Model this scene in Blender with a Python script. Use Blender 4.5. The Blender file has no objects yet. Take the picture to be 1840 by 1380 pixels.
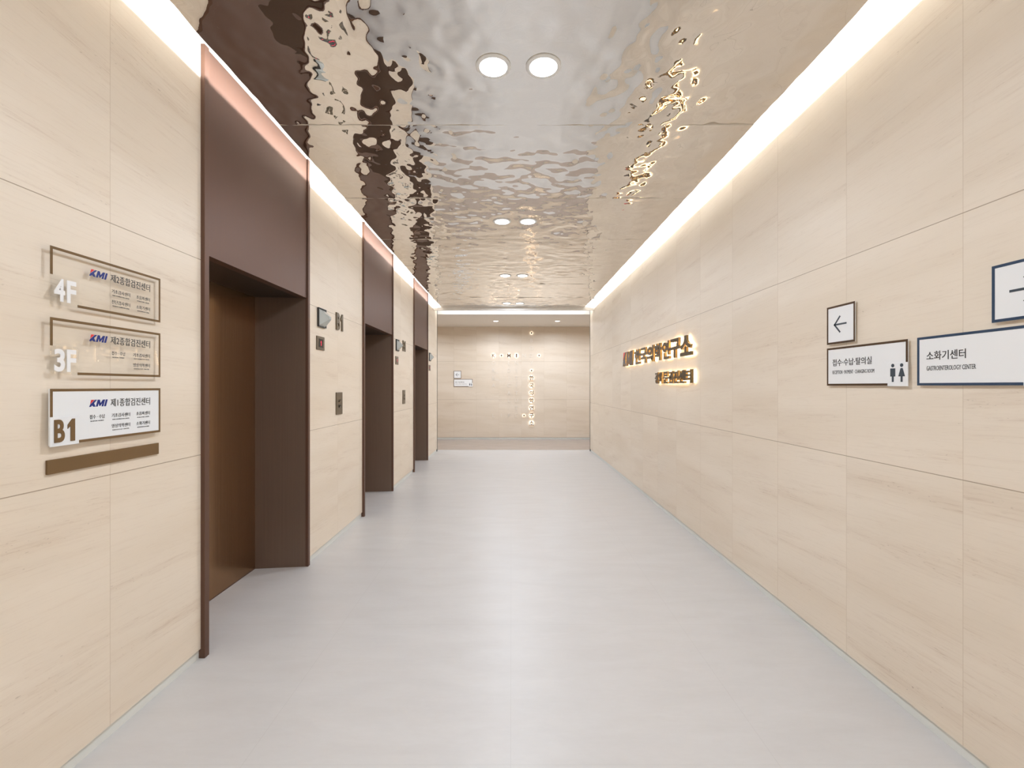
import bpy, bmesh, math, random
from mathutils import Vector, Matrix, noise as mnoise
random.seed(7)
PI = math.pi
C = bpy.context.scene.collection
SC = bpy.context.scene

# ------------------------------------------------------------------ camera, world, exposure
EYE = 1.41          # eye height
F = 820.0           # focal length in pixels of the 1840 frame
cam_d = bpy.data.cameras.new('camera'); cam = bpy.data.objects.new('camera', cam_d); C.objects.link(cam)
cam_d.sensor_width = 36.0; cam_d.lens = 36.0 * F / 1840.0
cam_d.shift_x = 1 / 1840.0; cam_d.shift_y = 4 / 1840.0
cam_d.clip_start = 0.02; cam_d.clip_end = 60
cam.location = (0, 0, EYE); cam.rotation_euler = (PI / 2, 0, 0)
SC.camera = cam
w = bpy.data.worlds.new('world'); SC.world = w; w.use_nodes = True
w.node_tree.nodes['Background'].inputs[0].default_value = (1, 0.95, 0.9, 1)
w.node_tree.nodes['Background'].inputs[1].default_value = 0.02
SC.view_settings.view_transform = 'Standard'; SC.view_settings.look = 'None'
SC.view_settings.gamma = 1.0; SC.view_settings.use_curve_mapping = False
SC.view_settings.exposure = 0.06
SC.cycles.max_bounces = 14; SC.cycles.diffuse_bounces = 7; SC.cycles.glossy_bounces = 6
SC.cycles.transparent_max_bounces = 12
SC.cycles.sample_clamp_indirect = 8.0

# ------------------------------------------------------------------ measures of the room (x right, y forward, floor z 0)
XL, XR = -1.61, 1.707          # stone faces of the side walls
XLB, XRB = -1.62, 1.717        # recessed baseboards
CZ = EYE + 1.62                # mirror ceiling
CL, CR = -1.44, 1.504          # edges of the mirror ceiling
COVE_LW, COVE_LG = 0.012, 12.2
WALL_TOP = EYE + 1.776
YB = -3.2                      # end of the lobby behind the camera
BEAM_Y = 9.40
PORT_Y = 9.90
BACK_Y = 12.15
BCZ = EYE + 1.585              # plain ceiling of the rear corridor
EL_Y = [2.364, 4.924, 7.484]   # near edge of each lift entrance
EL_W = 1.236
DL_Y = [-2.086, 0.114, 2.314, 4.490, 6.690, 8.910]
DL_X = [-0.092, 0.162]
LAMP_W, COVE_W, SLOT_W, REAR_W = 11.2, 66.0, 14.0, 17.0
WARM = (0.90, 0.99, 1.12)

def area_light(name, loc, rot, sx, sy, power, col=WARM, shape='RECTANGLE', spread=PI):
    d = bpy.data.lights.new(name, 'AREA'); d.shape = shape; d.size = sx
    if shape in ('RECTANGLE', 'ELLIPSE'): d.size_y = sy
    d.energy = power; d.color = col; d.spread = spread
    o = bpy.data.objects.new(name, d); o.location = loc; o.rotation_euler = rot; C.objects.link(o)
    return o

# LED strips lying on the back of the mirror ceiling, shining outward on the walls
yc = (YB + BEAM_Y) / 2; ylen = BEAM_Y - YB - 0.1
area_light('cove_strip_light', (-1.385, yc, CZ + 0.0265), (0, PI / 2, 0), 0.009, ylen, COVE_W, (0.97, 1.0, 1.06), 'RECTANGLE', math.radians(115))
area_light('cove_strip_light', (1.42, yc, CZ + 0.0265), (0, -PI / 2, 0), 0.009, ylen, COVE_W, (0.97, 1.0, 1.06), 'RECTANGLE', math.radians(115))
# strip hidden behind the portal beam, shining on the fascia of the rear ceiling
area_light('portal_strip_light', (0.05, 9.56, EYE + 1.70), (PI / 2, 0, 0), 3.2, 0.03, SLOT_W, (.98, 1, 1.02))

# ------------------------------------------------------------------ materials
def nt(name):
    m = bpy.data.materials.new(name); m.use_nodes = True
    n = m.node_tree.nodes; l = m.node_tree.links
    return m, n, l, n['Principled BSDF']
def plain(name, col, rough=0.5, metal=0.0, emis=None, es=0.0, spec=None, trans=0.0):
    m, n, l, p = nt(name)
    p.inputs['Base Color'].default_value = (*col, 1); p.inputs['Roughness'].default_value = rough
    p.inputs['Metallic'].default_value = metal
    if spec is not None: p.inputs['Specular IOR Level'].default_value = spec
    if trans: p.inputs['Transmission Weight'].default_value = trans
    if emis: p.inputs['Emission Color'].default_value = (*emis, 1); p.inputs['Emission Strength'].default_value = es
    tc = n.new('ShaderNodeTexCoord'); nz = n.new('ShaderNodeTexNoise'); nz.inputs['Scale'].default_value = 35
    l.new(tc.outputs['Object'], nz.inputs['Vector'])
    mr = n.new('ShaderNodeMapRange'); mr.inputs['To Min'].default_value = max(0.0, rough - 0.03); mr.inputs['To Max'].default_value = min(1.0, rough + 0.03)
    l.new(nz.outputs['Fac'], mr.inputs['Value']); l.new(mr.outputs['Result'], p.inputs['Roughness'])
    return m

def mth(n, l, op, a, b=None, c=None):
    x = n.new('ShaderNodeMath'); x.operation = op
    for i, v in enumerate((a, b, c)):
        if v is None: continue
        if isinstance(v, (int, float)): x.inputs[i].default_value = v
        else: l.new(v, x.inputs[i])
    return x.outputs[0]

def stone(name, axis, off, base, seed):
    """pale limestone cladding in slabs 0.6 wide, joints at z 1.055, 2.065; horizontal streaks"""
    m, n, l, p = nt(name)
    geo = n.new('ShaderNodeNewGeometry'); sep = n.new('ShaderNodeSeparateXYZ'); l.new(geo.outputs['Position'], sep.inputs[0])
    U = sep.outputs[axis]; Z = sep.outputs[2]
    us = mth(n, l, 'DIVIDE', mth(n, l, 'SUBTRACT', U, off), 0.6)
    zs = mth(n, l, 'DIVIDE', mth(n, l, 'SUBTRACT', Z, 0.045), 1.01)
    fu = mth(n, l, 'FRACT', us); fz = mth(n, l, 'FRACT', zs)
    iu = mth(n, l, 'FLOOR', us); iz = mth(n, l, 'FLOOR', zs)
    # joint lines
    du = mth(n, l, 'MULTIPLY', mth(n, l, 'MINIMUM', fu, mth(n, l, 'SUBTRACT', 1.0, fu)), 0.6)
    dz = mth(n, l, 'MULTIPLY', mth(n, l, 'MINIMUM', fz, mth(n, l, 'SUBTRACT', 1.0, fz)), 1.01)
    ju = mth(n, l, 'LESS_THAN', du, 0.0011); jz = mth(n, l, 'LESS_THAN', dz, 0.0018)
    # per slab shift
    cid = n.new('ShaderNodeCombineXYZ'); l.new(iu, cid.inputs[0]); l.new(iz, cid.inputs[1]); cid.inputs[2].default_value = seed
    wn = n.new('ShaderNodeTexWhiteNoise'); wn.noise_dimensions = '3D'; l.new(cid.outputs[0], wn.inputs['Vector'])
    sh = mth(n, l, 'MULTIPLY', wn.outputs['Value'], 0.35)
    # streak coordinates, slightly tilted
    zt = mth(n, l, 'ADD', mth(n, l, 'ADD', Z, sh), mth(n, l, 'MULTIPLY', U, 0.05))
    def noise(su, sz, detail, rough, dist=0.0, extra=0.0):
        cv = n.new('ShaderNodeCombineXYZ')
        l.new(mth(n, l, 'MULTIPLY', U, su), cv.inputs[0]); l.new(mth(n, l, 'MULTIPLY', zt, sz), cv.inputs[1])
        cv.inputs[2].default_value = seed + extra
        t = n.new('ShaderNodeTexNoise'); t.inputs['Scale'].default_value = 1; t.inputs['Detail'].default_value = detail
        t.inputs['Roughness'].default_value = rough; t.inputs['Distortion'].default_value = dist
        l.new(cv.outputs[0], t.inputs['Vector']); return t.outputs['Fac']
    def ramp(v, a, b, lo=0.0, hi=1.0):
        r = n.new('ShaderNodeMapRange'); r.inputs['From Min'].default_value = a; r.inputs['From Max'].default_value = b
        r.inputs['To Min'].default_value = lo; r.inputs['To Max'].default_value = hi; l.new(v, r.inputs['Value']); return r.outputs['Result']
    broad = noise(0.5, 3.2, 2, 0.5, 0.4)
    bands = ramp(noise(0.8, 9.5, 6, 0.62, 0.5, 3), 0.53, 0.72)
    fine = ramp(noise(4.0, 95.0, 4, 0.65, 0.25, 7), 0.52, 0.68)
    tick = ramp(noise(14.0, 170.0, 3, 0.6, 0.2, 11), 0.60, 0.70)
    pits = ramp(noise(40.0, 110.0, 2, 0.5, 0.0, 15), 0.66, 0.74)
    def mix(fac, a, b, k=1.0):
        x = n.new('ShaderNodeMix'); x.data_type = 'RGBA'
        if isinstance(fac, float): x.inputs[0].default_value = fac
        else: l.new(mth(n, l, 'MULTIPLY', fac, k), x.inputs[0])
        for s, v in ((6, a), (7, b)):
            if isinstance(v, tuple): x.inputs[s].default_value = (*v, 1)
            else: l.new(v, x.inputs[s])
        return x.outputs[2]
    light = tuple(min(1, c * 1.05) for c in base); dark = (base[0] * .90, base[1] * .86, base[2] * .80)
    vein = (base[0] * .70, base[1] * .60, base[2] * .52)
    col = mix(ramp(broad, 0.35, 0.68), light, dark, 0.55)
    col = mix(bands, col, vein, 0.20)
    col = mix(mth(n, l, 'MULTIPLY', fine, mth(n, l, 'ADD', mth(n, l, 'MULTIPLY', bands, 0.9), 0.25)), col, vein, 0.46)
    col = mix(mth(n, l, 'MULTIPLY', tick, mth(n, l, 'ADD', bands, 0.22)), col, vein, 0.62)
    col = mix(mth(n, l, 'MULTIPLY', pits, bands), col, (base[0] * .42, base[1] * .34, base[2] * .27), 0.85)
    tone = mth(n, l, 'ADD', mth(n, l, 'MULTIPLY', wn.outputs['Value'], 0.03), 0.985)
    vm = n.new('ShaderNodeVectorMath'); vm.operation = 'SCALE'; l.new(col, vm.inputs[0]); l.new(tone, vm.inputs['Scale'])
    col = mix(ju, vm.outputs[0], (base[0] * .74, base[1] * .68, base[2] * .60), 0.8)
    col = mix(jz, col, (base[0] * .45, base[1] * .38, base[2] * .30), 0.85)
    l.new(col, p.inputs['Base Color'])
    p.inputs['Roughness'].default_value = 0.42; p.inputs['Specular IOR Level'].default_value = 0.35
    b = n.new('ShaderNodeBump'); b.inputs['Strength'].default_value = 0.5; b.inputs['Distance'].default_value = 0.0008
    l.new(mth(n, l, 'SUBTRACT', 1.0, mth(n, l, 'MAXIMUM', ju, jz)), b.inputs['Height']); l.new(b.outputs[0], p.inputs['Normal'])
    return m

STONE_C = (0.79, 0.70, 0.585)
M_stoneL = stone('limestone_left', 1, 0.031, STONE_C, 2.0)
M_stoneR = stone('limestone_right', 1, -0.075, STONE_C, 9.0)
M_stoneB = stone('limestone_back', 0, 0.267, (0.74, 0.65, 0.54), 17.0)

def floor_mat(name, a, b, rough, tile=True):
    m, n, l, p = nt(name)
    geo = n.new('ShaderNodeNewGeometry'); mp = n.new('ShaderNodeMapping'); l.new(geo.outputs['Position'], mp.inputs[0])
    mp.inputs['Scale'].default_value = (1.3, 4.5, 1)
    t = n.new('ShaderNodeTexNoise'); t.inputs['Scale'].default_value = 1.6; t.inputs['Detail'].default_value = 6; t.inputs['Roughness'].default_value = .6; t.inputs['Distortion'].default_value = .5
    l.new(mp.outputs[0], t.inputs['Vector'])
    t2 = n.new('ShaderNodeTexNoise'); t2.inputs['Scale'].default_value = 14; t2.inputs['Detail'].default_value = 4; l.new(mp.outputs[0], t2.inputs['Vector'])
    f = mth(n, l, 'ADD', mth(n, l, 'MULTIPLY', t.outputs['Fac'], .75), mth(n, l, 'MULTIPLY', t2.outputs['Fac'], .25))
    r = n.new('ShaderNodeValToRGB'); r.color_ramp.elements[0].position = .34; r.color_ramp.elements[1].position = .66
    r.color_ramp.elements[0].color = (*a, 1); r.color_ramp.elements[1].color = (*b, 1); l.new(f, r.inputs[0])
    col = r.outputs[0]
    if tile:
        sep = n.new('ShaderNodeSeparateXYZ'); l.new(geo.outputs['Position'], sep.inputs[0])
        fx = mth(n, l, 'FRACT', mth(n, l, 'ADD', sep.outputs[0], 10.003)); fy = mth(n, l, 'FRACT', mth(n, l, 'ADD', mth(n, l, 'DIVIDE', sep.outputs[1], 1.0), 10.3))
        dx = mth(n, l, 'MINIMUM', fx, mth(n, l, 'SUBTRACT', 1.0, fx)); dy = mth(n, l, 'MINIMUM', fy, mth(n, l, 'SUBTRACT', 1.0, fy))
        j = mth(n, l, 'LESS_THAN', mth(n, l, 'MINIMUM', dx, dy), 0.0009)
        x = n.new('ShaderNodeMix'); x.data_type = 'RGBA'; l.new(mth(n, l, 'MULTIPLY', j, .22), x.inputs[0]); l.new(col, x.inputs[6]); x.inputs[7].default_value = (.3, .28, .26, 1); col = x.outputs[2]
    l.new(col, p.inputs['Base Color'])
    mr = n.new('ShaderNodeMapRange'); mr.inputs['To Min'].default_value = rough - .05; mr.inputs['To Max'].default_value = rough + .07
    l.new(t2.outputs['Fac'], mr.inputs['Value']); l.new(mr.outputs['Result'], p.inputs['Roughness'])
    return m
M_floor = floor_mat('pale_vinyl_tile', (0.56, 0.545, 0.532), (0.60, 0.588, 0.577), 0.36)
M_floor2 = floor_mat('taupe_rear_floor', (0.36, 0.30, 0.26), (0.42, 0.36, 0.32), 0.16, False)

def bronze(name, col, rough, scale=(1, 1, 1), metal=0.75, spec=0.5):
    m, n, l, p = nt(name)
    tc = n.new('ShaderNodeTexCoord'); mp = n.new('ShaderNodeMapping'); mp.inputs['Scale'].default_value = scale; l.new(tc.outputs['Object'], mp.inputs[0])
    t = n.new('ShaderNodeTexNoise'); t.inputs['Scale'].default_value = 1; t.inputs['Detail'].default_value = 4; l.new(mp.outputs[0], t.inputs['Vector'])
    x = n.new('ShaderNodeMix'); x.data_type = 'RGBA'; x.inputs[6].default_value = (*[c * .86 for c in col], 1); x.inputs[7].default_value = (*[c * 1.12 for c in col], 1)
    l.new(t.outputs['Fac'], x.inputs[0]); l.new(x.outputs[2], p.inputs['Base Color'])
    p.inputs['Metallic'].default_value = metal
    mr = n.new('ShaderNodeMapRange'); mr.inputs['To Min'].default_value = rough - .05; mr.inputs['To Max'].default_value = rough + .08
    l.new(t.outputs['Fac'], mr.inputs['Value']); l.new(mr.outputs['Result'], p.inputs['Roughness'])
    return m
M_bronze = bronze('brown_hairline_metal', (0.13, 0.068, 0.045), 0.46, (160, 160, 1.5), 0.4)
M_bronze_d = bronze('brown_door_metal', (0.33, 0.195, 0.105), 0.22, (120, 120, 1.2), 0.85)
M_soffit = bronze('shaded_soffit_metal', (0.055, 0.038, 0.028), 0.4, (120, 120, 1.2), 0.4)  # brown metal with the shade under the header put into its colour
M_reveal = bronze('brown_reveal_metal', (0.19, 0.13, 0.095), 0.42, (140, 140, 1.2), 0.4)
M_seam = plain('pale_seam_strip', (0.80, 0.74, 0.66), 0.4)
M_white = plain('white_cove_paint', (0.76, 0.755, 0.735), 0.6)
M_base = plain('pale_grey_baseboard', (0.74, 0.75, 0.71), 0.35)
M_greige = plain('greige_painted_metal', (0.94, 0.91, 0.86), 0.4)
M_button = plain('olive_button_metal', (0.22, 0.18, 0.13), 0.3, 0.5)
M_black = plain('black_metal_edge', (0.012, 0.010, 0.009), 0.35, 0.4)
M_rearceil = plain('beige_ceiling_paint', (0.84, 0.79, 0.72), 0.7)
M_shaft = plain('dark_shaft_lining', (0.03, 0.025, 0.02), 0.8)
M_brown = plain('brown_sign_ink', (0.185, 0.112, 0.050), 0.45, spec=0.15)
M_brown2 = plain('dark_brown_sign_ink', (0.085, 0.048, 0.024), 0.45, spec=0.15)
M_navy = plain('navy_sign_ink', (0.042, 0.068, 0.115), 0.45, spec=0.15)
M_ink = plain('charcoal_print', (0.03, 0.027, 0.025), 0.5)
M_ink2 = plain('slate_print', (0.045, 0.06, 0.075), 0.5)
M_signwhite = plain('white_acrylic', (0.84, 0.86, 0.87), 0.12)
M_signwhite_r = plain('white_acrylic_satin', (0.87, 0.875, 0.87), 0.3)
M_whiteletter = plain('white_raised_letter', (0.9, 0.9, 0.9), 0.3)
M_bluelogo = plain('blue_print', (0.006, 0.022, 0.20), 0.35)
M_redlogo = plain('red_print', (0.75, 0.02, 0.03), 0.35)
M_brass = plain('brass_letter_side', (0.30, 0.215, 0.10), 0.35, 0.9)
M_letterface = plain('dark_bronze_letter_face', (0.075, 0.055, 0.028), 0.3, 0.7)
M_led = plain('warm_led_back', (1, .8, .5), 0.5, 0, (1.0, 0.82, 0.56), 7.0)
M_led2 = plain('pink_white_led_back', (1, .9, .8), 0.5, 0, (1.0, 0.86, 0.74), 2.5)
M_stonebr = plain('olive_bronze_plate', (0.17, 0.135, 0.09), 0.35, 0.6)
M_b1 = plain('olive_brown_letter', (0.13, 0.095, 0.05), 0.4, 0.3)
M_frost = plain('frosted_lantern_glass', (0.72, 0.76, 0.74), 0.18, 0, None, 0, None, 0.35)
M_screen = plain('black_display_glass', (0.01, 0.008, 0.008), 0.15)
M_reddigit = plain('red_display_digit', (0.6, 0.02, 0.05), 0.5, 0, (1.0, 0.04, 0.10), 0.55)
M_diff = plain('lit_lamp_diffuser', (1, 1, 1), 0.5, 0, (1, 0.995, 0.985), 6.0)
M_diff2 = plain('lit_small_lamp_diffuser', (1, 1, 1), 0.5, 0, (1, 0.98, 0.95), 5.0)
M_ring = plain('white_lamp_ring', (0.92, 0.94, 0.94), 0.3)
M_ghost = plain('pale_unlit_letter', (0.79, 0.72, 0.63), 0.3)
M_litletter = plain('taupe_lit_letter_face', (0.13, 0.10, 0.085), 0.5)

def acrylic():
    m = bpy.data.materials.new('clear_acrylic'); m.use_nodes = True; n = m.node_tree.nodes; l = m.node_tree.links
    n.clear(); out = n.new('ShaderNodeOutputMaterial'); mx = n.new('ShaderNodeMixShader'); tr = n.new('ShaderNodeBsdfTransparent')
    gl = n.new('ShaderNodeBsdfGlossy'); gl.inputs['Roughness'].default_value = 0.01; fr = n.new('ShaderNodeFresnel'); fr.inputs[0].default_value = 1.45
    tr.inputs[0].default_value = (.997, .997, .993, 1)
    ge = n.new('ShaderNodeNewGeometry')
    l.new(mth(n, l, 'MULTIPLY', fr.outputs[0], mth(n, l, 'SUBTRACT', 1.0, ge.outputs['Backfacing'])), mx.inputs[0]); l.new(tr.outputs[0], mx.inputs[1]); l.new(gl.outputs[0], mx.inputs[2]); l.new(mx.outputs[0], out.inputs[0])
    return m
M_clear = acrylic()

def mirror_mat():
    m, n, l, p = nt('champagne_mirror_steel')
    p.inputs['Metallic'].default_value = 1.0; p.inputs['Roughness'].default_value = 0.015
    geo = n.new('ShaderNodeNewGeometry'); t = n.new('ShaderNodeTexNoise'); t.inputs['Scale'].default_value = 1.2; l.new(geo.outputs['Position'], t.inputs['Vector'])
    x = n.new('ShaderNodeMix'); x.data_type = 'RGBA'; x.inputs[6].default_value = (0.795, 0.765, 0.72, 1); x.inputs[7].default_value = (0.81, 0.785, 0.745, 1)
    l.new(t.outputs['Fac'], x.inputs[0]); l.new(x.outputs[2], p.inputs['Base Color'])
    return m
M_mirror = mirror_mat()

# ------------------------------------------------------------------ mesh helpers
class MB:
    def __init__(s): s.bm = bmesh.new()
    def box(s, x0, x1, y0, y1, z0, z1, bev=0.0, mi=0):
        r = bmesh.ops.create_cube(s.bm, size=1.0)
        vs = r['verts']
        for v in vs:
            v.co.x = x0 if v.co.x < 0 else x1; v.co.y = y0 if v.co.y < 0 else y1; v.co.z = z0 if v.co.z < 0 else z1
        fs = set(f for v in vs for f in v.link_faces)
        for f in fs: f.material_index = mi
        if bev > 0:
            es = list(set(e for v in vs for e in v.link_edges))
            bmesh.ops.bevel(s.bm, geom=es, offset=bev, segments=2, affect='EDGES', profile=0.5)
        return s
    def hexa(s, pts, mi=0):
        """8 points: bottom 4 ccw, top 4 ccw"""
        v = [s.bm.verts.new(p) for p in pts]
        for q in ((3, 2, 1, 0), (4, 5, 6, 7), (0, 1, 5, 4), (1, 2, 6, 5), (2, 3, 7, 6), (3, 0, 4, 7)):
            f = s.bm.faces.new([v[i] for i in q]); f.material_index = mi
        return s
    def prism(s, poly, y0, y1, side_mi=0, face_mi=0):
        """polygon in local x,z extruded from y0 to y1"""
        a = [s.bm.verts.new((p[0], y0, p[1])) for p in poly]; b = [s.bm.verts.new((p[0], y1, p[1])) for p in poly]
        k = len(poly)
        f = s.bm.faces.new(a); f.material_index = face_mi; f = s.bm.faces.new(b[::-1]); f.material_index = face_mi
        for i in range(k):
            f = s.bm.faces.new([a[i], b[i], b[(i + 1) % k], a[(i + 1) % k]]); f.material_index = side_mi
        return s
    def lathe(s, prof, cx=0, cy=0, seg=48, closed=False):
        """profile (r,z) revolved about z"""
        rings = []
        for r, z in prof:
            if r < 1e-6: rings.append([s.bm.verts.new((cx, cy, z))])
            else: rings.append([s.bm.verts.new((cx + r * math.cos(2 * PI * i / seg), cy + r * math.sin(2 * PI * i / seg), z)) for i in range(seg)])
        for a, b in zip(rings[:-1], rings[1:]):
            for i in range(seg):
                j = (i + 1) % seg
                if len(a) == 1 and len(b) == 1: continue
                if len(a) == 1: s.bm.faces.new([a[0], b[i], b[j]])
                elif len(b) == 1: s.bm.faces.new([a[i], a[j], b[0]])
                else: s.bm.faces.new([a[i], a[j], b[j], b[i]])
        return s
    def build(s, name, mats, parent=None, smooth=False):
        bmesh.ops.recalc_face_normals(s.bm, faces=s.bm.faces[:])
        me = bpy.data.meshes.new(name); s.bm.to_mesh(me); s.bm.free()
        for m in (mats if isinstance(mats, (list, tuple)) else [mats]): me.materials.append(m)
        if smooth:
            for f in me.polygons: f.use_smooth = True
        o = bpy.data.objects.new(name, me); C.objects.link(o)
        if parent: o.parent = parent
        return o

def tag(o, label=None, cat=None, group=None, kind=None):
    if label: o['label'] = label
    if cat: o['category'] = cat
    if group: o['group'] = group
    if kind: o['kind'] = kind
    return o
def empty(name, loc, rz=0.0):
    o = bpy.data.objects.new(name, None); o.empty_display_size = 0.05; o.location = loc; o.rotation_euler = (0, 0, rz); C.objects.link(o); return o
def struct(name, mb, mats, parent=None, label=None):
    o = mb.build(name, mats, parent)
    if not parent: o['kind'] = 'structure'
    if label: o['label'] = label
    return o
def children_of(o): return [c for c in bpy.data.objects if c.parent == o]
def copy_tree(o, parent=None):
    c = o.copy(); C.objects.link(c)
    if parent: c.parent = parent
    for ch in children_of(o): copy_tree(ch, c)
    return c

_tc = {}
def text_geo(txt, bold=0.0, res=3):
    """returns outline-filled mesh of a text, normalised so that its box is 0..w, 0..1"""
    key = (txt, bold, res)
    if key in _tc: return _tc[key]
    cu = bpy.data.curves.new('t', 'FONT'); cu.body = txt; cu.resolution_u = res; cu.extrude = 0.5; cu.offset = bold; cu.size = 1.0
    o = bpy.data.objects.new('t', cu); C.objects.link(o)
    dg = bpy.context.evaluated_depsgraph_get(); dg.update()
    me = bpy.data.meshes.new_from_object(o.evaluated_get(dg))
    vs = [tuple(v.co) for v in me.vertices]; fs = [tuple(p.vertices) for p in me.polygons]; nz = [abs(p.normal.z) > .5 for p in me.polygons]
    bpy.data.objects.remove(o); bpy.data.curves.remove(cu); bpy.data.meshes.remove(me)
    x0 = min(v[0] for v in vs); x1 = max(v[0] for v in vs); y0 = min(v[1] for v in vs); y1 = max(v[1] for v in vs)
    H = max(1e-6, y1 - y0)
    vs = [((v[0] - x0) / H, (v[1] - y0) / H, v[2]) for v in vs]
    _tc[key] = (vs, fs, nz, (x1 - x0) / H); return _tc[key]
def text_obj(name, txt, u, v, w_, h, yf, depth, mat, parent=None, bold=0.0, shear=0.0, res=3, side=None, link_loc=None):
    """text in local x,z, its lower left at (u,v), fitted to w_ x h; front at y=yf, going back by depth. w_ None keeps the aspect"""
    vs, fs, nz, asp = text_geo(txt, bold, res)
    sx = h if w_ is None else w_ / asp
    me = bpy.data.meshes.new(name)
    co = [(u + p[0] * sx + shear * p[1] * h, yf + (0 if p[2] > 0 else depth), v + p[1] * h) for p in vs]
    me.from_pydata(co, [], fs); me.materials.append(mat)
    if side:
        me.materials.append(side)
        for p, z in zip(me.polygons, nz): p.material_index = 0 if z else 1
    me.update(); bm = bmesh.new(); bm.from_mesh(me); bmesh.ops.remove_doubles(bm, verts=bm.verts, dist=1e-6)
    bmesh.ops.recalc_face_normals(bm, faces=bm.faces[:]); bm.to_mesh(me); bm.free()
    o = bpy.data.objects.new(name, me); C.objects.link(o)
    if parent: o.parent = parent
    return o

ONE = [(.40, 0), (1, 0), (1, 1), (.62, 1), (0, .74), (0, .56), (.40, .70)]
def one_obj(name, u, v, w_, h, yf, depth, mat, parent):
    return MB().prism([(u + p[0] * w_, v + p[1] * h) for p in ONE], yf, yf + depth).build(name, mat, parent)

# ------------------------------------------------------------------ structure
b = MB(); b.box(-4.2, 4.2, YB, 10.10, -0.1, 0)
struct('floor', b, M_floor)
b = MB(); b.box(-4.2, 4.2, 10.10, BACK_Y, -0.1, 0.0)
o = struct('floor', b, M_floor2); o['label'] = 'taupe glossy floor of the cross corridor'

segs = [(YB, EL_Y[0]), (EL_Y[0] + EL_W, EL_Y[1]), (EL_Y[1] + EL_W, EL_Y[2]), (EL_Y[2] + EL_W, PORT_Y)]
b = MB(); bb = MB()
for y0, y1 in segs:
    b.box(XL - 0.55, XL, y0, y1, 0.05, WALL_TOP); bb.box(XLB - 0.3, XLB, y0, y1, 0, 0.05)
struct('wall_left', b, M_stoneL); struct('baseboard_left', bb, M_base)
b = MB()
for y in EL_Y: b.box(XL - 0.62, XL - 0.47, y, y + EL_W, 0.0, WALL_TOP)
struct('wall_shaft', b, M_shaft)
b = MB(); b.box(XR, XR + 0.2, YB, PORT_Y, 0.05, WALL_TOP); struct('wall_right', b, M_stoneR)
b = MB(); b.box(XRB, XRB + 0.1, YB, PORT_Y, 0, 0.05); struct('baseboard_right', b, M_base)
b = MB(); b.box(-4.2, 4.2, YB - 0.2, YB, 0, 3.3); struct('wall_front', b, M_stoneB)
# far wall of the cross corridor and its ends
b = MB(); b.box(-4.2, 4.2, BACK_Y, BACK_Y + 0.2, 0.05, 3.3); struct('wall_back', b, M_stoneB)
b = MB(); b.box(-4.2, 4.2, BACK_Y + 0.008, BACK_Y + 0.1, 0, 0.05); struct('baseboard_back', b, M_base)
b = MB(); b.box(-4.3, -4.2, PORT_Y - 0.2, BACK_Y, 0, 3.3); b.box(4.2, 4.3, PORT_Y - 0.2, BACK_Y, 0, 3.3); struct('wall_side', b, M_stoneB)
b = MB(); b.box(-4.2, XL - 0.55, PORT_Y - 0.2, PORT_Y, 0, 3.3); b.box(XR + 0.2, 4.2, PORT_Y - 0.2, PORT_Y, 0, 3.3); struct('wall_portal', b, M_stoneB)
# rear ceiling with its fascia, and the lit slot before it
b = MB(); b.box(-4.2, 4.2, 10.07, BACK_Y, BCZ, BCZ + 0.30)
struct('ceiling', b, M_rearceil)
b = MB(); b.box(-4.2, 4.2, 10.058, 10.07, BCZ, BCZ + 0.25); struct('trim_1', b, M_white)
b = MB(); b.box(XL - 0.6, XR + 0.3, 9.46, 10.058, EYE + 1.80, EYE + 1.9); struct('ceiling', b, M_white)
# portal beam and its slim vertical edges
b = MB(); b.box(XL, XR, BEAM_Y, BEAM_Y + 0.06, EYE + 1.567, EYE + 1.80, .002); struct('trim_2', b, M_greige)
b = MB(); b.box(XL - 0.02, XL + 0.003, PORT_Y - 0.035, PORT_Y, 0, EYE + 1.70); struct('trim_3', b, M_black)
b = MB(); b.box(XR - 0.004, XR + 0.02, PORT_Y - 0.002, PORT_Y + 0.028, 0, EYE + 1.66); struct('trim_4', b, M_black)
# cove: white linings above the mirror ceiling
b = MB()
b.box(XL - 0.1, -1.30, YB, BEAM_Y, EYE + 1.86, EYE + 1.95); b.box(1.34, XR + 0.1, YB, BEAM_Y, EYE + 1.86, EYE + 1.95)
b.box(-1.32, -1.30, YB, BEAM_Y, CZ + 0.0165, EYE + 1.86); b.box(1.34, 1.36, YB, BEAM_Y, CZ + 0.0165, EYE + 1.86)
b.box(XL - 0.2, XL, YB, BEAM_Y, WALL_TOP, EYE + 1.86); b.box(XR, XR + 0.2, YB, BEAM_Y, WALL_TOP, EYE + 1.86)
struct('ceiling_cove', b, M_white)
# mirror ceiling: rippled sheets with fine seams
b = MB(); b.box(-1.30, 1.34, YB, BEAM_Y, CZ + 0.0165, CZ + 0.03); ceil = struct('ceiling', b, M_white)
seams = [YB] + [2.836 + 1.105 * k for k in range(-5, 6)] + [BEAM_Y]
def ripple(x, y, k):
    z = k * 7.31
    a = mnoise.noise(Vector((x * 3.0, y * 3.0, z))); b_ = mnoise.noise(Vector((x * 8.5, y * 8.5, z + 50.3)))
    c_ = mnoise.noise(Vector((x * 18.0, y * 18.0, z + 90.7))); q = .5 + .5 * mnoise.noise(Vector((x * 1.7, y * 1.7, z + 20.1)))
    q = min(1.0, max(0.0, (q - .42) / .24)) * .55 + .45
    rr = min(math.hypot(x - lx, y - ly) for lx in DL_X for ly in DL_Y if abs(ly - y) < 1.3) if any(abs(ly - y) < 1.3 for ly in DL_Y) else 1.0
    d = min(1.0, max(0.0, (rr - .085) / .11)); d = d * d * (3 - 2 * d)      # flat around the lamp cut-outs
    return .5 * d * (RIP_A * a + q * (RIP_B * b_ + RIP_C * c_))
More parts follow.
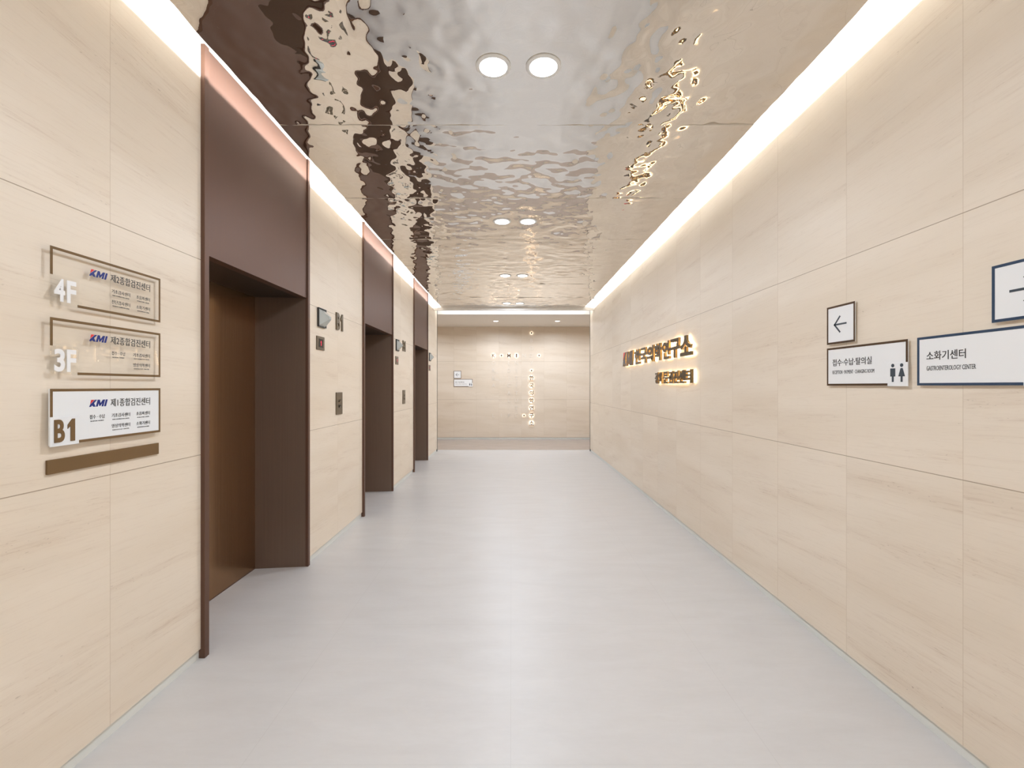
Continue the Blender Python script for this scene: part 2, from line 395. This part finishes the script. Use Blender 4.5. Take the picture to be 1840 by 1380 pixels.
RIP_A, RIP_B, RIP_C = 0.0095, 0.0135, 0.0050
for i in range(len(seams) - 1):
    y0, y1 = seams[i] + 0.001, seams[i + 1] - 0.001
    st = 0.0125 if y1 > 1.6 else 0.05
    nx = int(round((CR - CL) / st)); ny = max(2, int(round((y1 - y0) / st)))
    vs = []
    for iy in range(ny + 1):
        y = y0 + (y1 - y0) * iy / ny
        for ix in range(nx + 1):
            x = CL + (CR - CL) * ix / nx
            vs.append((x, y, CZ + 0.003 + ripple(x, y, i)))
    fs = [(a, a + nx + 1, a + nx + 2, a + 1) for iy in range(ny) for a in range(iy * (nx + 1), iy * (nx + 1) + nx)]
    # turned-up rim
    rim = [ix for ix in range(nx + 1)] + [iy * (nx + 1) + nx for iy in range(1, ny + 1)] + [ny * (nx + 1) + ix for ix in range(nx - 1, -1, -1)] + [iy * (nx + 1) for iy in range(ny - 1, 0, -1)]
    nv = len(vs); vs += [(vs[r_][0], vs[r_][1], CZ + 0.0145) for r_ in rim]; L_ = len(rim)
    nf = len(fs); fs += [(rim[q_], rim[(q_ + 1) % L_], nv + (q_ + 1) % L_, nv + q_) for q_ in range(L_)]
    me = bpy.data.meshes.new('mirror_sheet'); me.from_pydata(vs, [], fs); me.materials.append(M_mirror)
    me.polygons.foreach_set('use_smooth', [True] * nf + [False] * L_); me.update()
    # the rim is a sharp fold
    bm = bmesh.new(); bm.from_mesh(me); bm.verts.ensure_lookup_table()
    bmesh.ops.split_edges(bm, edges=[e_ for e_ in bm.edges if len(e_.link_faces) == 2 and e_.link_faces[0].smooth != e_.link_faces[1].smooth]); bm.to_mesh(me); bm.free()
    o = bpy.data.objects.new('mirror_sheet', me); C.objects.link(o); o.parent = ceil
b = MB(); b.box(CL, CR, YB, BEAM_Y, CZ + 0.0145, CZ + 0.0165); b.build('backing_board', M_white, ceil)
for y in seams[1:-1]:
    MB().box(CL + .001, CR - .001, y - .0008, y + .0008, CZ + 0.002, CZ + 0.0145).build('seam_strip', M_seam, ceil)

# ------------------------------------------------------------------ downlights
def downlight_proto():
    e = empty('ceiling_downlight', (0, 0, CZ))
    MB().lathe([(0.0705, -0.004), (0.0775, -0.0045), (0.087, -0.003), (0.0895, -0.0005), (0.089, 0.003), (0.070, 0.003), (0.0705, -0.004)]).build('trim_ring', M_ring, e, True)
    MB().lathe([(0.0, -0.0035), (0.0712, -0.0035), (0.0712, 0.002), (0.0, 0.002)]).build('diffuser', M_diff, e)
    return e
dp = downlight_proto()
names = {-2.086: 'behind the camera', 0.114: 'straight above the camera', 2.314: 'nearest pair ahead', 4.490: 'second pair ahead', 6.690: 'third pair ahead', 8.910: 'farthest pair, by the portal beam'}
first = True
for y in DL_Y:
    for sx, x in zip(('left', 'right'), DL_X):
        e = dp if first else copy_tree(dp); first = False
        e.location = (x, y, CZ)
        tag(e, '%s round white downlight of the %s in the mirror ceiling' % (sx, names[y] if 'pair' in names[y] else 'pair ' + names[y]), 'ceiling light', 'round downlights in the rippled mirror ceiling')
        area_light('downlight_lamp', (x, y, CZ - 0.007), (0, 0, 0), 0.14, 0.14, LAMP_W, WARM, 'DISK')
def small_downlight():
    e = empty('ceiling_downlight', (0, 0, BCZ))
    MB().lathe([(0.058, -0.004), (0.066, -0.005), (0.074, -0.002), (0.0745, 0.0), (0.058, 0.002), (0.058, -0.004)]).build('trim_ring', M_ring, e, True)
    MB().lathe([(0.0, -0.003), (0.0585, -0.003), (0.0585, 0.002), (0.0, 0.002)]).build('diffuser', M_diff2, e)
    return e
sp = small_downlight(); first = True
for x, nm in ((-2.6, 'out of view at the left end of'), (-0.38, 'left of the two seen in'), (1.12, 'right of the two seen in'), (2.9, 'out of view at the right end of')):
    e = sp if first else copy_tree(sp); first = False
    e.location = (x, 11.11, BCZ)
    tag(e, 'small round downlight, %s the beige rear ceiling' % nm, 'ceiling light', 'small downlights in the rear ceiling')
    area_light('rear_lamp', (x, 11.11, BCZ - 0.007), (0, 0, 0), 0.10, 0.10, REAR_W, WARM, 'DISK', math.radians(165))

# ------------------------------------------------------------------ lift entrances (local x along the wall, -y out of it)
def lift_entrance():
    e = empty('elevator_entrance', (XL, EL_Y[0], 0), PI / 2)
    top = WALL_TOP; hz = EYE + 0.689; D = 0.37
    MB().box(0, 0.036, -0.021, 0.06, 0, top, .0015).build('frame_post', M_bronze, e)
    MB().box(EL_W - 0.033, EL_W - 0.0, -0.021, 0.06, 0, top, .0015).build('frame_post', M_bronze, e)
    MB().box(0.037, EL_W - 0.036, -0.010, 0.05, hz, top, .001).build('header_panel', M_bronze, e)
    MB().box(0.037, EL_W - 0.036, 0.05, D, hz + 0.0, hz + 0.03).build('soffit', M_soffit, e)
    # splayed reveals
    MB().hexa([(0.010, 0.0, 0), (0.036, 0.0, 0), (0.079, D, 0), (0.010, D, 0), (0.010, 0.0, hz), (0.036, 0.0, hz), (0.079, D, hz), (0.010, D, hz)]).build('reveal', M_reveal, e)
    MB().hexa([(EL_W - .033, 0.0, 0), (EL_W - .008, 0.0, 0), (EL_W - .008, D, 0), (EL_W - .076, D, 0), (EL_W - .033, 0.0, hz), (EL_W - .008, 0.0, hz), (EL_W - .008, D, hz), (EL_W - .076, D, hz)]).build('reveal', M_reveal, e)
    mid = EL_W / 2
    MB().box(0.05, mid - 0.002, D, D + 0.035, 0.006, hz + 0.03, .002).build('door_leaf', M_bronze_d, e)
    MB().box(mid + 0.002, EL_W - 0.05, D, D + 0.035, 0.006, hz + 0.03, .002).build('door_leaf', M_bronze_d, e)
    MB().box(0.03, EL_W - 0.03, D - 0.0, D + 0.06, -0.002, 0.004).build('sill', M_bronze, e)
    return e
ent = lift_entrance()
ELN = ['nearest brown metal elevator entrance, right after the three floor directory signs', 'middle brown metal elevator entrance, between the two stone piers with B1 letters', 'farthest brown metal elevator entrance, next to the portal at the lobby end']
for i, y in enumerate(EL_Y):
    e = ent if i == 0 else copy_tree(ent)
    e.location = (XL, y, 0); tag(e, ELN[i], 'elevator', 'elevator entrances on the left wall')

# ------------------------------------------------------------------ fixtures on the stone piers of the left wall
G = 0.0004
def hall_lantern():
    e = empty('hall_lantern', (XL, 0, 0), PI / 2)
    s, z0, z1 = 0.155, EYE + 0.497, EYE + 0.655
    b = MB(); b.box(0, s, -0.006, -0.001, z0, z1, .001)
    b.box(0, .007, -0.016, -.006, z0, z1); b.box(s - .007, s, -0.016, -.006, z0, z1); b.box(0, s, -0.016, -.006, z0, z0 + .007); b.box(0, s, -0.016, -.006, z1 - .007, z1)
    b.build('backplate', M_ink, e)
    b = MB(); q = [(.008, -.007, z0 + .008), (s - .008, -.007, z0 + .008), (s - .008, -.007, z1 - .008), (.008, -.007, z1 - .008)]
    cx, cz = s / 2, (z0 + z1) / 2 - .002
    r = .022; a = [(cx - r * .6, -.078, cz - r * .5), (cx + r, -.078, cz - r * .5), (cx + r, -.078, cz + r * .5), (cx - r * .6, -.078, cz + r * .5)]
    v = [b.bm.verts.new(p) for p in q]; u = [b.bm.verts.new(p) for p in a]
    for i in range(4): b.bm.faces.new([v[i], v[(i + 1) % 4], u[(i + 1) % 4], u[i]])
    b.bm.faces.new(u); b.bm.faces.new(v[::-1])
    b.build('glass_cover', M_frost, e)
    return e
def floor_indicator():
    e = empty('floor_indicator', (XL, 0, 0), PI / 2)
    s, z0, z1 = 0.155, EYE + 0.304, EYE + 0.418
    MB().box(0, s, -0.008, -0.0002, z0, z1, .002).build('plate', M_stonebr, e)
    scr = MB().box(.035, .122, -0.0095, -.008, z0 + .022, z1 - .022).build('screen', M_screen, e)
    one_obj('digit', .066, z0 + .036, .020, z1 - z0 - .072, -.0102, .0006, M_reddigit, scr)
    return e
def floor_letters():
    e = empty('floor_letters', (XL, 0, 0), PI / 2)
    text_obj('letter', 'B', 0, EYE + .52, .088, .158, -.010, .0097, M_b1, e, .035, 0, 6)
    one_obj('letter', .112, EYE + .52, .052, .158, -.010, .0097, M_b1, e)
    return e
def call_panel():
    e = empty('elevator_call_panel', (XL, 0, 0), PI / 2)
    z0, z1 = EYE - .262, EYE - .057
    MB().box(0, .15, -.009, -.0002, z0, z1, .002).build('plate', M_stonebr, e)
    for k, zc in enumerate((z0 + .125, z0 + .075)):
        b = MB(); b.lathe([(0.0, 0), (.013, 0), (.015, .002), (.015, .004)], seg=24)
        o = b.build('call_button', M_button, e); o.rotation_euler = (PI / 2, 0, 0); o.location = (.075, -.0128 + .004 - .0042, zc)
        tri = [(-.006, -.004), (.006, -.004), (0, .006)] if k == 0 else [(-.006, .004), (0, -.006), (.006, .004)]
        mk = MB().prism([(.075 + p[0], zc + p[1]) for p in tri], -.0138, -.0130).build('arrow_mark', M_ink, o); mk.matrix_parent_inverse = o.matrix_basis.inverted()
    return e
PN = ['on the pier after the nearest elevator', 'on the pier after the middle elevator', 'on the pier after the farthest elevator']
hl, fi, fl, cp = hall_lantern(), floor_indicator(), floor_letters(), call_panel()
for k in range(3):
    y = EL_Y[k]
    a = hl if k == 0 else copy_tree(hl); a.location = (XL, y + 1.416, 0); tag(a, 'faceted frosted glass hall lantern %s' % PN[k], 'wall light', 'hall lanterns beside the elevators')
    a = fi if k == 0 else copy_tree(fi); a.location = (XL, y + 1.396, 0); tag(a, 'small square floor indicator with red digit %s' % PN[k], 'elevator display', 'floor indicators beside the elevators')
    if k < 2:
        a = fl if k == 0 else copy_tree(fl); a.location = (XL, y + 1.814, 0); tag(a, 'raised brown B1 floor letters %s' % PN[k], 'letters', 'raised floor letters on the piers')
        a = cp if k == 0 else copy_tree(cp); a.location = (XL, y + 1.814, 0); tag(a, 'bronze elevator call panel with two buttons %s' % PN[k], 'elevator button', 'call panels on the piers')

# ------------------------------------------------------------------ logo and signs
def shear(poly, x0, z0, h, s=.30): return [(x0 + (p[0] + s * p[1]) * h, z0 + p[1] * h) for p in poly]
K_ARM = [(0.0, 0.0), (.30, 0.0), (.42, .27), (.86, 1.0), (.56, 1.0), (.16, .47)]
K_LEG = [(.37, .50), (.60, .50), (.95, 0.0), (.62, 0.0), (.36, .36)]
K_ARM = [(0.0, 0.0), (.28, 0.0), (.36, .22), (.66, 0.0), (1.0, 0.0), (.60, .52), (.95, 1.0), (.62, 1.0), (.30, .62), (.06, .34)]
K_RED = [(0.03, 1.0), (.54, 1.0), (.03, .40)]
M_POLY = [(0, 0), (0, 1), (.34, 1), (.6, .46), (.86, 1), (1.2, 1), (1.2, 0), (.92, 0), (.92, .55), (.68, .08), (.52, .08), (.28, .55), (.28, 0)]
I_POLY = [(0, 0), (0, 1), (.30, 1), (.30, 0)]
def logo(parent, u, v, h, y0, y1):
    b = MB(); b.prism(shear(K_ARM, u, v, h), y0, y1); b.prism(shear(M_POLY, u + 1.06 * h, v, h), y0, y1); b.prism(shear(I_POLY, u + 2.40 * h, v, h), y0, y1)
    o = b.build('logo_letters', M_bluelogo, parent)
    MB().prism(shear(K_RED, u, v, h), y0, y1).build('logo_flag', M_redlogo, o)['label'] = 'red corner of the logo'
    o['label'] = 'blue slanted logo letters'

def sign_frame(parent, W, H, t, mat, yb, blk=None, side=None, d=.0006):
    """printed border; blk = size of the corner block left without a border; side 'L' or 'R'"""
    b = MB(); y0, y1 = yb - d, yb
    if blk and side == 'L':
        b.box(0, t, y0, y1, blk, H); b.box(blk, W, y0, y1, 0, t)
        b.box(W - t, W, y0, y1, t, H); b.box(t, W - t, y0, y1, H - t, H)
    elif blk and side == 'R':
        b.box(W - t, W, y0, y1, blk, H); b.box(0, W - blk, y0, y1, 0, t)
        b.box(0, t, y0, y1, t, H); b.box(t, W - t, y0, y1, H - t, H)
    else:
        b.box(0, t, y0, y1, 0, H); b.box(W - t, W, y0, y1, 0, H); b.box(t, W - t, y0, y1, 0, t); b.box(t, W - t, y0, y1, H - t, H)
    return b.build('border', mat, parent)

KR = dict(basic=('기초검사센터', 'BASIC EXAMINATION CENTER'), sono=('초음파센터', 'ULTRASOUND CENTER'), diag=('진단검사센터', 'DIAGNOSTIC EXAMINATION CENTER'),
          gastro=('소화기센터', 'GASTROENTEROLOGY CENTER'), recep=('접수 · 수납', 'RECEPTION · PAYMENT'), radio=('영상의학센터', 'RADIOLOGY CENTER'))
def directory(y, z0, floor_txt, title, items, clear, label):
    e = empty('directory_sign', (XL, y, z0), PI / 2)
    W, H, yf = 0.494, 0.198, -0.020
    pm = M_clear if clear else M_signwhite
    MB().box(0, W, yf, yf + .006, 0, H, .0008).build('panel', pm, e)
    npl = MB().box(-0.003, 0.102, yf - .004, yf - .0004, -0.003, 0.100, .0006).build('number_plate', pm, e)
    for cx, cz in ((.02, .18), (W - .02, .18), (.12, .02), (W - .02, .02)):
        MB().box(cx - .005, cx + .005, yf + .0062, -.0002, cz - .005, cz + .005, .001).build('standoff_mount', M_clear if clear else M_ring, e)
    sign_frame(e, W, H, .0095, M_brown, yf - .0001, .100, 'L')
    nm = M_whiteletter if clear else M_brown
    # floor number
    for ch, u, w_ in ((floor_txt[0], .010, .037), (floor_txt[1], .055, .034 if floor_txt[1] != '1' else .024)):
        if ch == '1': one_obj('number_letter', u + .003, .010, .027, .080, yf - .0062, .0020, nm, npl)
        else: text_obj('number_letter', ch, u, .010, w_, .080, yf - .0062, .0020, nm, npl, .03, 0, 5)
    logo(e, .146, .129, .0262, yf - .0009, yf - .0001)
    text_obj('title_text', title, .238, .126, .197, .032, yf - .0009, .0008, M_ink, e, .004)
    for key, u, w_, v in items:
        k, en = KR[key]
        text_obj('korean_text', k, u, v, w_, .0155, yf - .0009, .0008, M_ink, e, .0)
        text_obj('english_text', en, u + .004, v - .0105, w_ - .008, .0042, yf - .0007, .0006, M_ink, e, .0, 0, 1)
    tag(e, label, 'sign', 'floor directory signs on the left wall')
    return e
# columns (u, width) measured on the signs
c2, c3 = (.243, .087), (.352, .082)
directory(1.572, EYE + .288, '4F', '제2종합검진센터', [('basic', .243, .087, .083), ('sono', .362, .072, .083), ('diag', .243, .087, .041), ('gastro', .362, .072, .041)], True, 'clear directory sign with raised white 4F, topmost of three on left wall')
directory(1.572, EYE + .041, '3F', '제2종합검진센터', [('recep', .243, .063, .083), ('basic', .346, .088, .083), ('radio', .346, .088, .041)], True, 'clear directory sign with raised white 3F, middle of three on left wall')
directory(1.572, EYE - .207, 'B1', '제1종합검진센터', [('recep', .148, .064, .083), ('basic', .243, .087, .083), ('sono', .362, .072, .083), ('radio', .243, .087, .041), ('gastro', .362, .072, .041)], False, 'white directory sign with large brown B1 above the plain brown bar')
e = MB().box(0, .498, -.008, -.0003, 0, .050, .0008).build('blank_plaque', M_brown); e.location = (XL, 1.576, EYE - .307); e.rotation_euler = (0, 0, PI / 2)
tag(e, 'long plain brown bar under the white B1 directory sign', 'plaque')

def arrow_poly(b, cx, cz, s, dirn, y0, y1, t=.010):
    """open arrow: shaft and two barbs; dirn -1 points to local -x"""
    def bar(p, q):
        dx, dz = q[0] - p[0], q[1] - p[1]; L = math.hypot(dx, dz); nx, nz = -dz / L * t / 2, dx / L * t / 2
        b.prism([(p[0] + nx, p[1] + nz), (q[0] + nx, q[1] + nz), (q[0] - nx, q[1] - nz), (p[0] - nx, p[1] - nz)], y0, y1)
    tip = (cx + dirn * s, cz)
    bar((cx - dirn * s, cz), tip)
    bar((tip[0] + dirn * t * .3, cz - t * .35), (cx + dirn * s * .05, cz + s * .98)); bar((tip[0] + dirn * t * .3, cz + t * .35), (cx + dirn * s * .05, cz - s * .98))
def arrow_sign(loc, rz, dirn, mat, label, group=None):
    e = empty('arrow_sign', loc, rz)
    MB().box(0, .2, -.012, -.009, 0, .199, .0005).build('panel', M_signwhite_r, e)
    MB().box(.04, .16, -.0088, -.0003, .04, .16).build('mounting_pad', M_base, e)
    sign_frame(e, .2, .199, .010, mat, -.0121)
    b = MB(); arrow_poly(b, .1, .0995, .043, dirn, -.0129, -.0121, .0085); b.build('arrow', M_ink2, e)
    tag(e, label, 'sign', group); return e
def pictogram(e, u, v, woman, yf):
    b = MB(); h = .062
    b2 = [(u + .008 * math.cos(2 * PI * i / 18), v + h + .0085 + .008 * math.sin(2 * PI * i / 18)) for i in range(18)]
    b.prism(b2, yf - .0008, yf)
    if woman: b.prism([(u - .005, v + h - .004), (u + .005, v + h - .004), (u + .0165, v + .022), (u - .0165, v + .022)], yf - .0008, yf)
    else: b.prism([(u - .013, v + h - .004), (u + .013, v + h - .004), (u + .013, v + .022), (u - .013, v + .022)], yf - .0008, yf)
    b.box(u - .0048, u + .0048, yf - .0008, yf, v - .002, v + .0235)
    return b.build('pictogram', M_ink2, e)
def room_sign(loc, rz, mat, kr, en, label, picto, kr_w, kr_h, en_w, en_h, group=None):
    e = empty('direction_sign', loc, rz)
    MB().box(0, .5, -.012, -.009, 0, .199, .0005).build('panel', M_signwhite_r, e)
    MB().box(.05, .45, -.0088, -.0003, .04, .16).build('mounting_pad', M_base, e)
    ppl = MB().box(.398, .5035, -.0155, -.0124, -.003, .100, .0006).build('pictogram_plate', M_signwhite_r, e)
    sign_frame(e, .5, .199, .010, mat, -.0121, .101, 'R')
    text_obj('korean_text', kr, .043, .102, kr_w, kr_h, -.0129, .0008, M_ink, e, .006)
    text_obj('english_text', en, .043, .0605, en_w, en_h, -.0127, .0006, M_ink, e, .0, 0, 2)
    if picto: pictogram(ppl, .427, .018, False, -.0156); pictogram(ppl, .473, .018, True, -.0156)
    tag(e, label, 'sign', group); return e
R = -PI / 2
arrow_sign((XR, 2.451, EYE + .2215), R, -1, M_brown2, 'small white square sign with left arrow in brown frame, right wall')
room_sign((XR, 2.451, EYE + .003), R, M_brown2, '접수·수납·탈의실', 'RECEPTION · PAYMENT · CHANGING ROOM', 'white reception sign in brown frame with man and woman pictograms, right wall', True, .261, .036, .276, .0185)
arrow_sign((XR, 1.610, EYE + .223), R, 1, M_navy, 'white square right arrow sign in navy frame, cut by the right picture edge')
room_sign((XR, 1.906, EYE + .003), R, M_navy, '소화기센터', 'GASTROENTEROLOGY CENTER', 'long white gastroenterology sign in navy frame at the right picture edge', False, .161, .036, .198, .018)
arrow_sign((-1.536, BACK_Y, EYE + .208), 0, -1, M_brown2, 'tiny white left arrow sign on the far stone wall')
room_sign((-1.536, BACK_Y, EYE - .010), 0, M_brown2, '접수·수납·탈의실', 'RECEPTION · PAYMENT · CHANGING ROOM', 'white sign with pictograms under the arrow sign on the far wall', True, .235, .034, .30, .016)

# ------------------------------------------------------------------ backlit channel letters on the right wall
XF = 1.660                     # plane of the letter faces
def yx(px): return F * (XF - 0.0) / (px - 919.0)
def halo_letter(ch, px0, px1, z0, z1, label, group, mat=M_letterface, bold=.035):
    ya, yb_ = yx(px0), yx(px1); w_ = ya - yb_; h = z1 - z0
    e = text_obj('channel_letter', ch, 0, 0, w_, h, -(XR - XF), .024, mat, None, bold, 0, 4, M_brass)
    e.location = (XR, ya, EYE + z0); e.rotation_euler = (0, 0, R)
    L = text_obj('light_backing', ch, .002, .002, w_ - .004, h - .004, -.0225, .0035, M_led, e, bold * .6, 0, 2); L['label'] = 'warm glowing back of the letter'
    tag(e, label, 'sign letter', group); return e
T1 = [('한', 1139.8, 1150.2), ('국', 1150.2, 1161.6), ('의', 1162.0, 1174.0), ('학', 1175.4, 1188.4), ('연', 1189.9, 1202.2), ('구', 1202.6, 1221.5), ('소', 1221.6, 1241.5)]
NW = ['first', 'second', 'third', 'fourth', 'fifth', 'sixth', 'seventh']
for k, (ch, a, b_) in enumerate(T1):
    halo_letter(ch, a, b_, .292, .486, 'large backlit bronze syllable %s, %s after the slanted logo, right wall' % (ch, NW[k]), 'backlit letters of the upper row on the right wall')
T2 = [('광', 1176.5, 1183.2), ('화', 1183.4, 1190.6), ('문', 1191.4, 1200.2), ('검', 1200.6, 1209.0), ('진', 1209.4, 1219.0), ('센', 1219.0, 1229.6), ('터', 1230.0, 1242.0)]
for k, (ch, a, b_) in enumerate(T2):
    halo_letter(ch, a, b_, .030, .158, 'small backlit bronze syllable %s, %s of the lower row, right wall' % (ch, NW[k]), 'backlit letters of the lower row on the right wall')
# slanted logo letters K M I as channel letters
M_navylet = plain('dark_navy_letter_face', (0.012, 0.014, 0.035), 0.3, 0.3)
def halo_poly(nm, poly, u0, extra=None):
    e0 = yx(1118.8); h = .2
    b = MB(); b.prism(shear(poly, 0, 0, h, .22), -(XR - XF), -(XR - XF) + .024, 1, 0)
    e = b.build('channel_letter', [M_navylet, M_brass]); e.location = (XR, e0 - u0 * h, EYE + .294); e.rotation_euler = (0, 0, R)
    MB().prism(shear([(p[0] * .96 + .02, p[1] * .96 + .02) for p in poly], 0, 0, h, .22), -.0225, -.019).build('light_backing', M_led, e)['label'] = 'warm glowing back of the letter'
    if extra: MB().prism(shear(extra, 0, 0, h, .22), -(XR - XF) - .0, -(XR - XF) + .024, 1, 0).build('letter_flag', [M_redlogo, M_brass], e)['label'] = 'red upper corner of the letter'
    tag(e, 'dark slanted backlit logo letter %s before the large syllables' % nm, 'sign letter', 'slanted logo letters on the right wall')
halo_poly('K with a red corner', K_ARM, 0, K_RED); halo_poly('M', M_POLY, 1.02); halo_poly('I', I_POLY, 2.32)

# ------------------------------------------------------------------ crossword letters on the far wall
def fx(px): return (px - 919.0) / F * BACK_Y
def fz(py): return EYE + (694.0 - py) / F * BACK_Y
cols = {0: 887.0, 1: 901.0, 2: 914.5, 3: 928.0, 4: 941.5, 5: 955.0, 6: 968.5}
rows = [598.6 + 13.45 * k for k in range(13)]
LED_W = 0.10
cells = {}
def put(c, r, ch, lit, what): cells[(c, r)] = (ch, lit, what)
put(0, 3, 'K', True, 'first letter of the lit row'); put(1, 3, '·', True, 'between K and M'); put(2, 3, 'M', True, 'in the lit row'); put(3, 3, 'I', True, 'in the lit row after M')
put(4, 3, 'N', False, 'after the lit M and I'); put(5, 3, 'D', False, 'where the words cross near the top'); put(6, 3, '·', True, 'at the right end of the lit row')
for k, ch in enumerate('OREA'): put(0, 4 + k, ch, False, 'in the column under K')
for k, ch in enumerate('EDICAL'): put(2, 4 + k, ch, False, 'in the column under M')
for k, ch in enumerate('NSTITUT'): put(3, 4 + k, ch, False, ['first', 'second', 'third', 'fourth', 'fifth', 'sixth', 'seventh'][k] + ' in the column under the lit I')
put(0, 11, 'L', False, 'starting the bottom row'); put(1, 11, 'I', False, 'in the bottom row'); put(2, 11, 'F', False, 'in the bottom row'); put(3, 11, 'E', False, 'ending the bottom row'); put(4, 11, '·', True, 'at the end of the bottom row')
put(5, 0, '·', True, 'topmost of the lit column'); put(5, 1, 'B', False, 'below the topmost lit dot'); put(5, 2, 'O', False, 'second below the topmost lit dot'); put(5, 4, 'Y', False, 'above the lower lit dot')
put(5, 5, '·', True, 'just above the vertical syllables')
for k, ch in enumerate('한국의학연구소'): put(5, 6 + k, ch, True, '%s of the vertical lit syllables' % NW[k])
for (c, r), (ch, lit, what) in cells.items():
    x, z = fx(cols[c]), fz(rows[r]); hang = ord(ch) > 0x3000
    h = .125 if hang else .098
    if ch == '·':
        b = MB(); b.lathe([(0, 0), (.020, 0), (.022, .002), (.022, .022), (0, .022)], seg=24)
        e = b.build('wall_dot', M_litletter); e.location = (x, BACK_Y - .022, z); e.rotation_euler = (PI / 2, 0, 0)
        area_light('letter_led', (x, BACK_Y - .0205, z), (PI / 2, 0, 0), .078, .078, LED_W * .42, (1, .88, .76), 'DISK')
        L = MB().lathe([(0, -.004), (.0215, -.004), (.0215, -.0005), (0, -.0005)], seg=20).build('light_backing', M_led2, e); L['label'] = 'glowing back of the dot'
        tag(e, 'small round backlit dot %s on the far wall' % what, 'wall dot', 'backlit dots among the far wall letters'); continue
    asp = text_geo(ch, .0, 4)[3]
    if lit: area_light('letter_led', (x, BACK_Y - .017, z), (PI / 2, 0, 0), .13 if hang else .105, .14 if hang else .125, LED_W * (1.35 if hang else 1), (1, .88, .76), 'ELLIPSE')
    w_ = max(h * asp, .034 if lit else .014) if not hang else .118
    e = text_obj('wall_letter', ch, -w_ / 2, -h / 2, w_, h, -.034 if lit else -.010, .016 if lit else .0097, M_litletter if lit else M_ghost, None, .038 if lit else .006, 0, 3)
    e.location = (x, BACK_Y, z)
    if lit:
        L = text_obj('light_backing', ch, -w_ / 2 + .001, -h / 2 + .001, w_ - .002, h - .002, -.0165, .003, M_led2, e, .0, 0, 2); L['label'] = 'glowing back of the letter'
    tag(e, ('backlit letter %s, %s, far wall' if lit else 'pale unlit letter %s, %s, far wall') % (ch, what), 'wall letter', 'backlit letters on the far wall' if lit else 'pale unlit letters on the far wall')
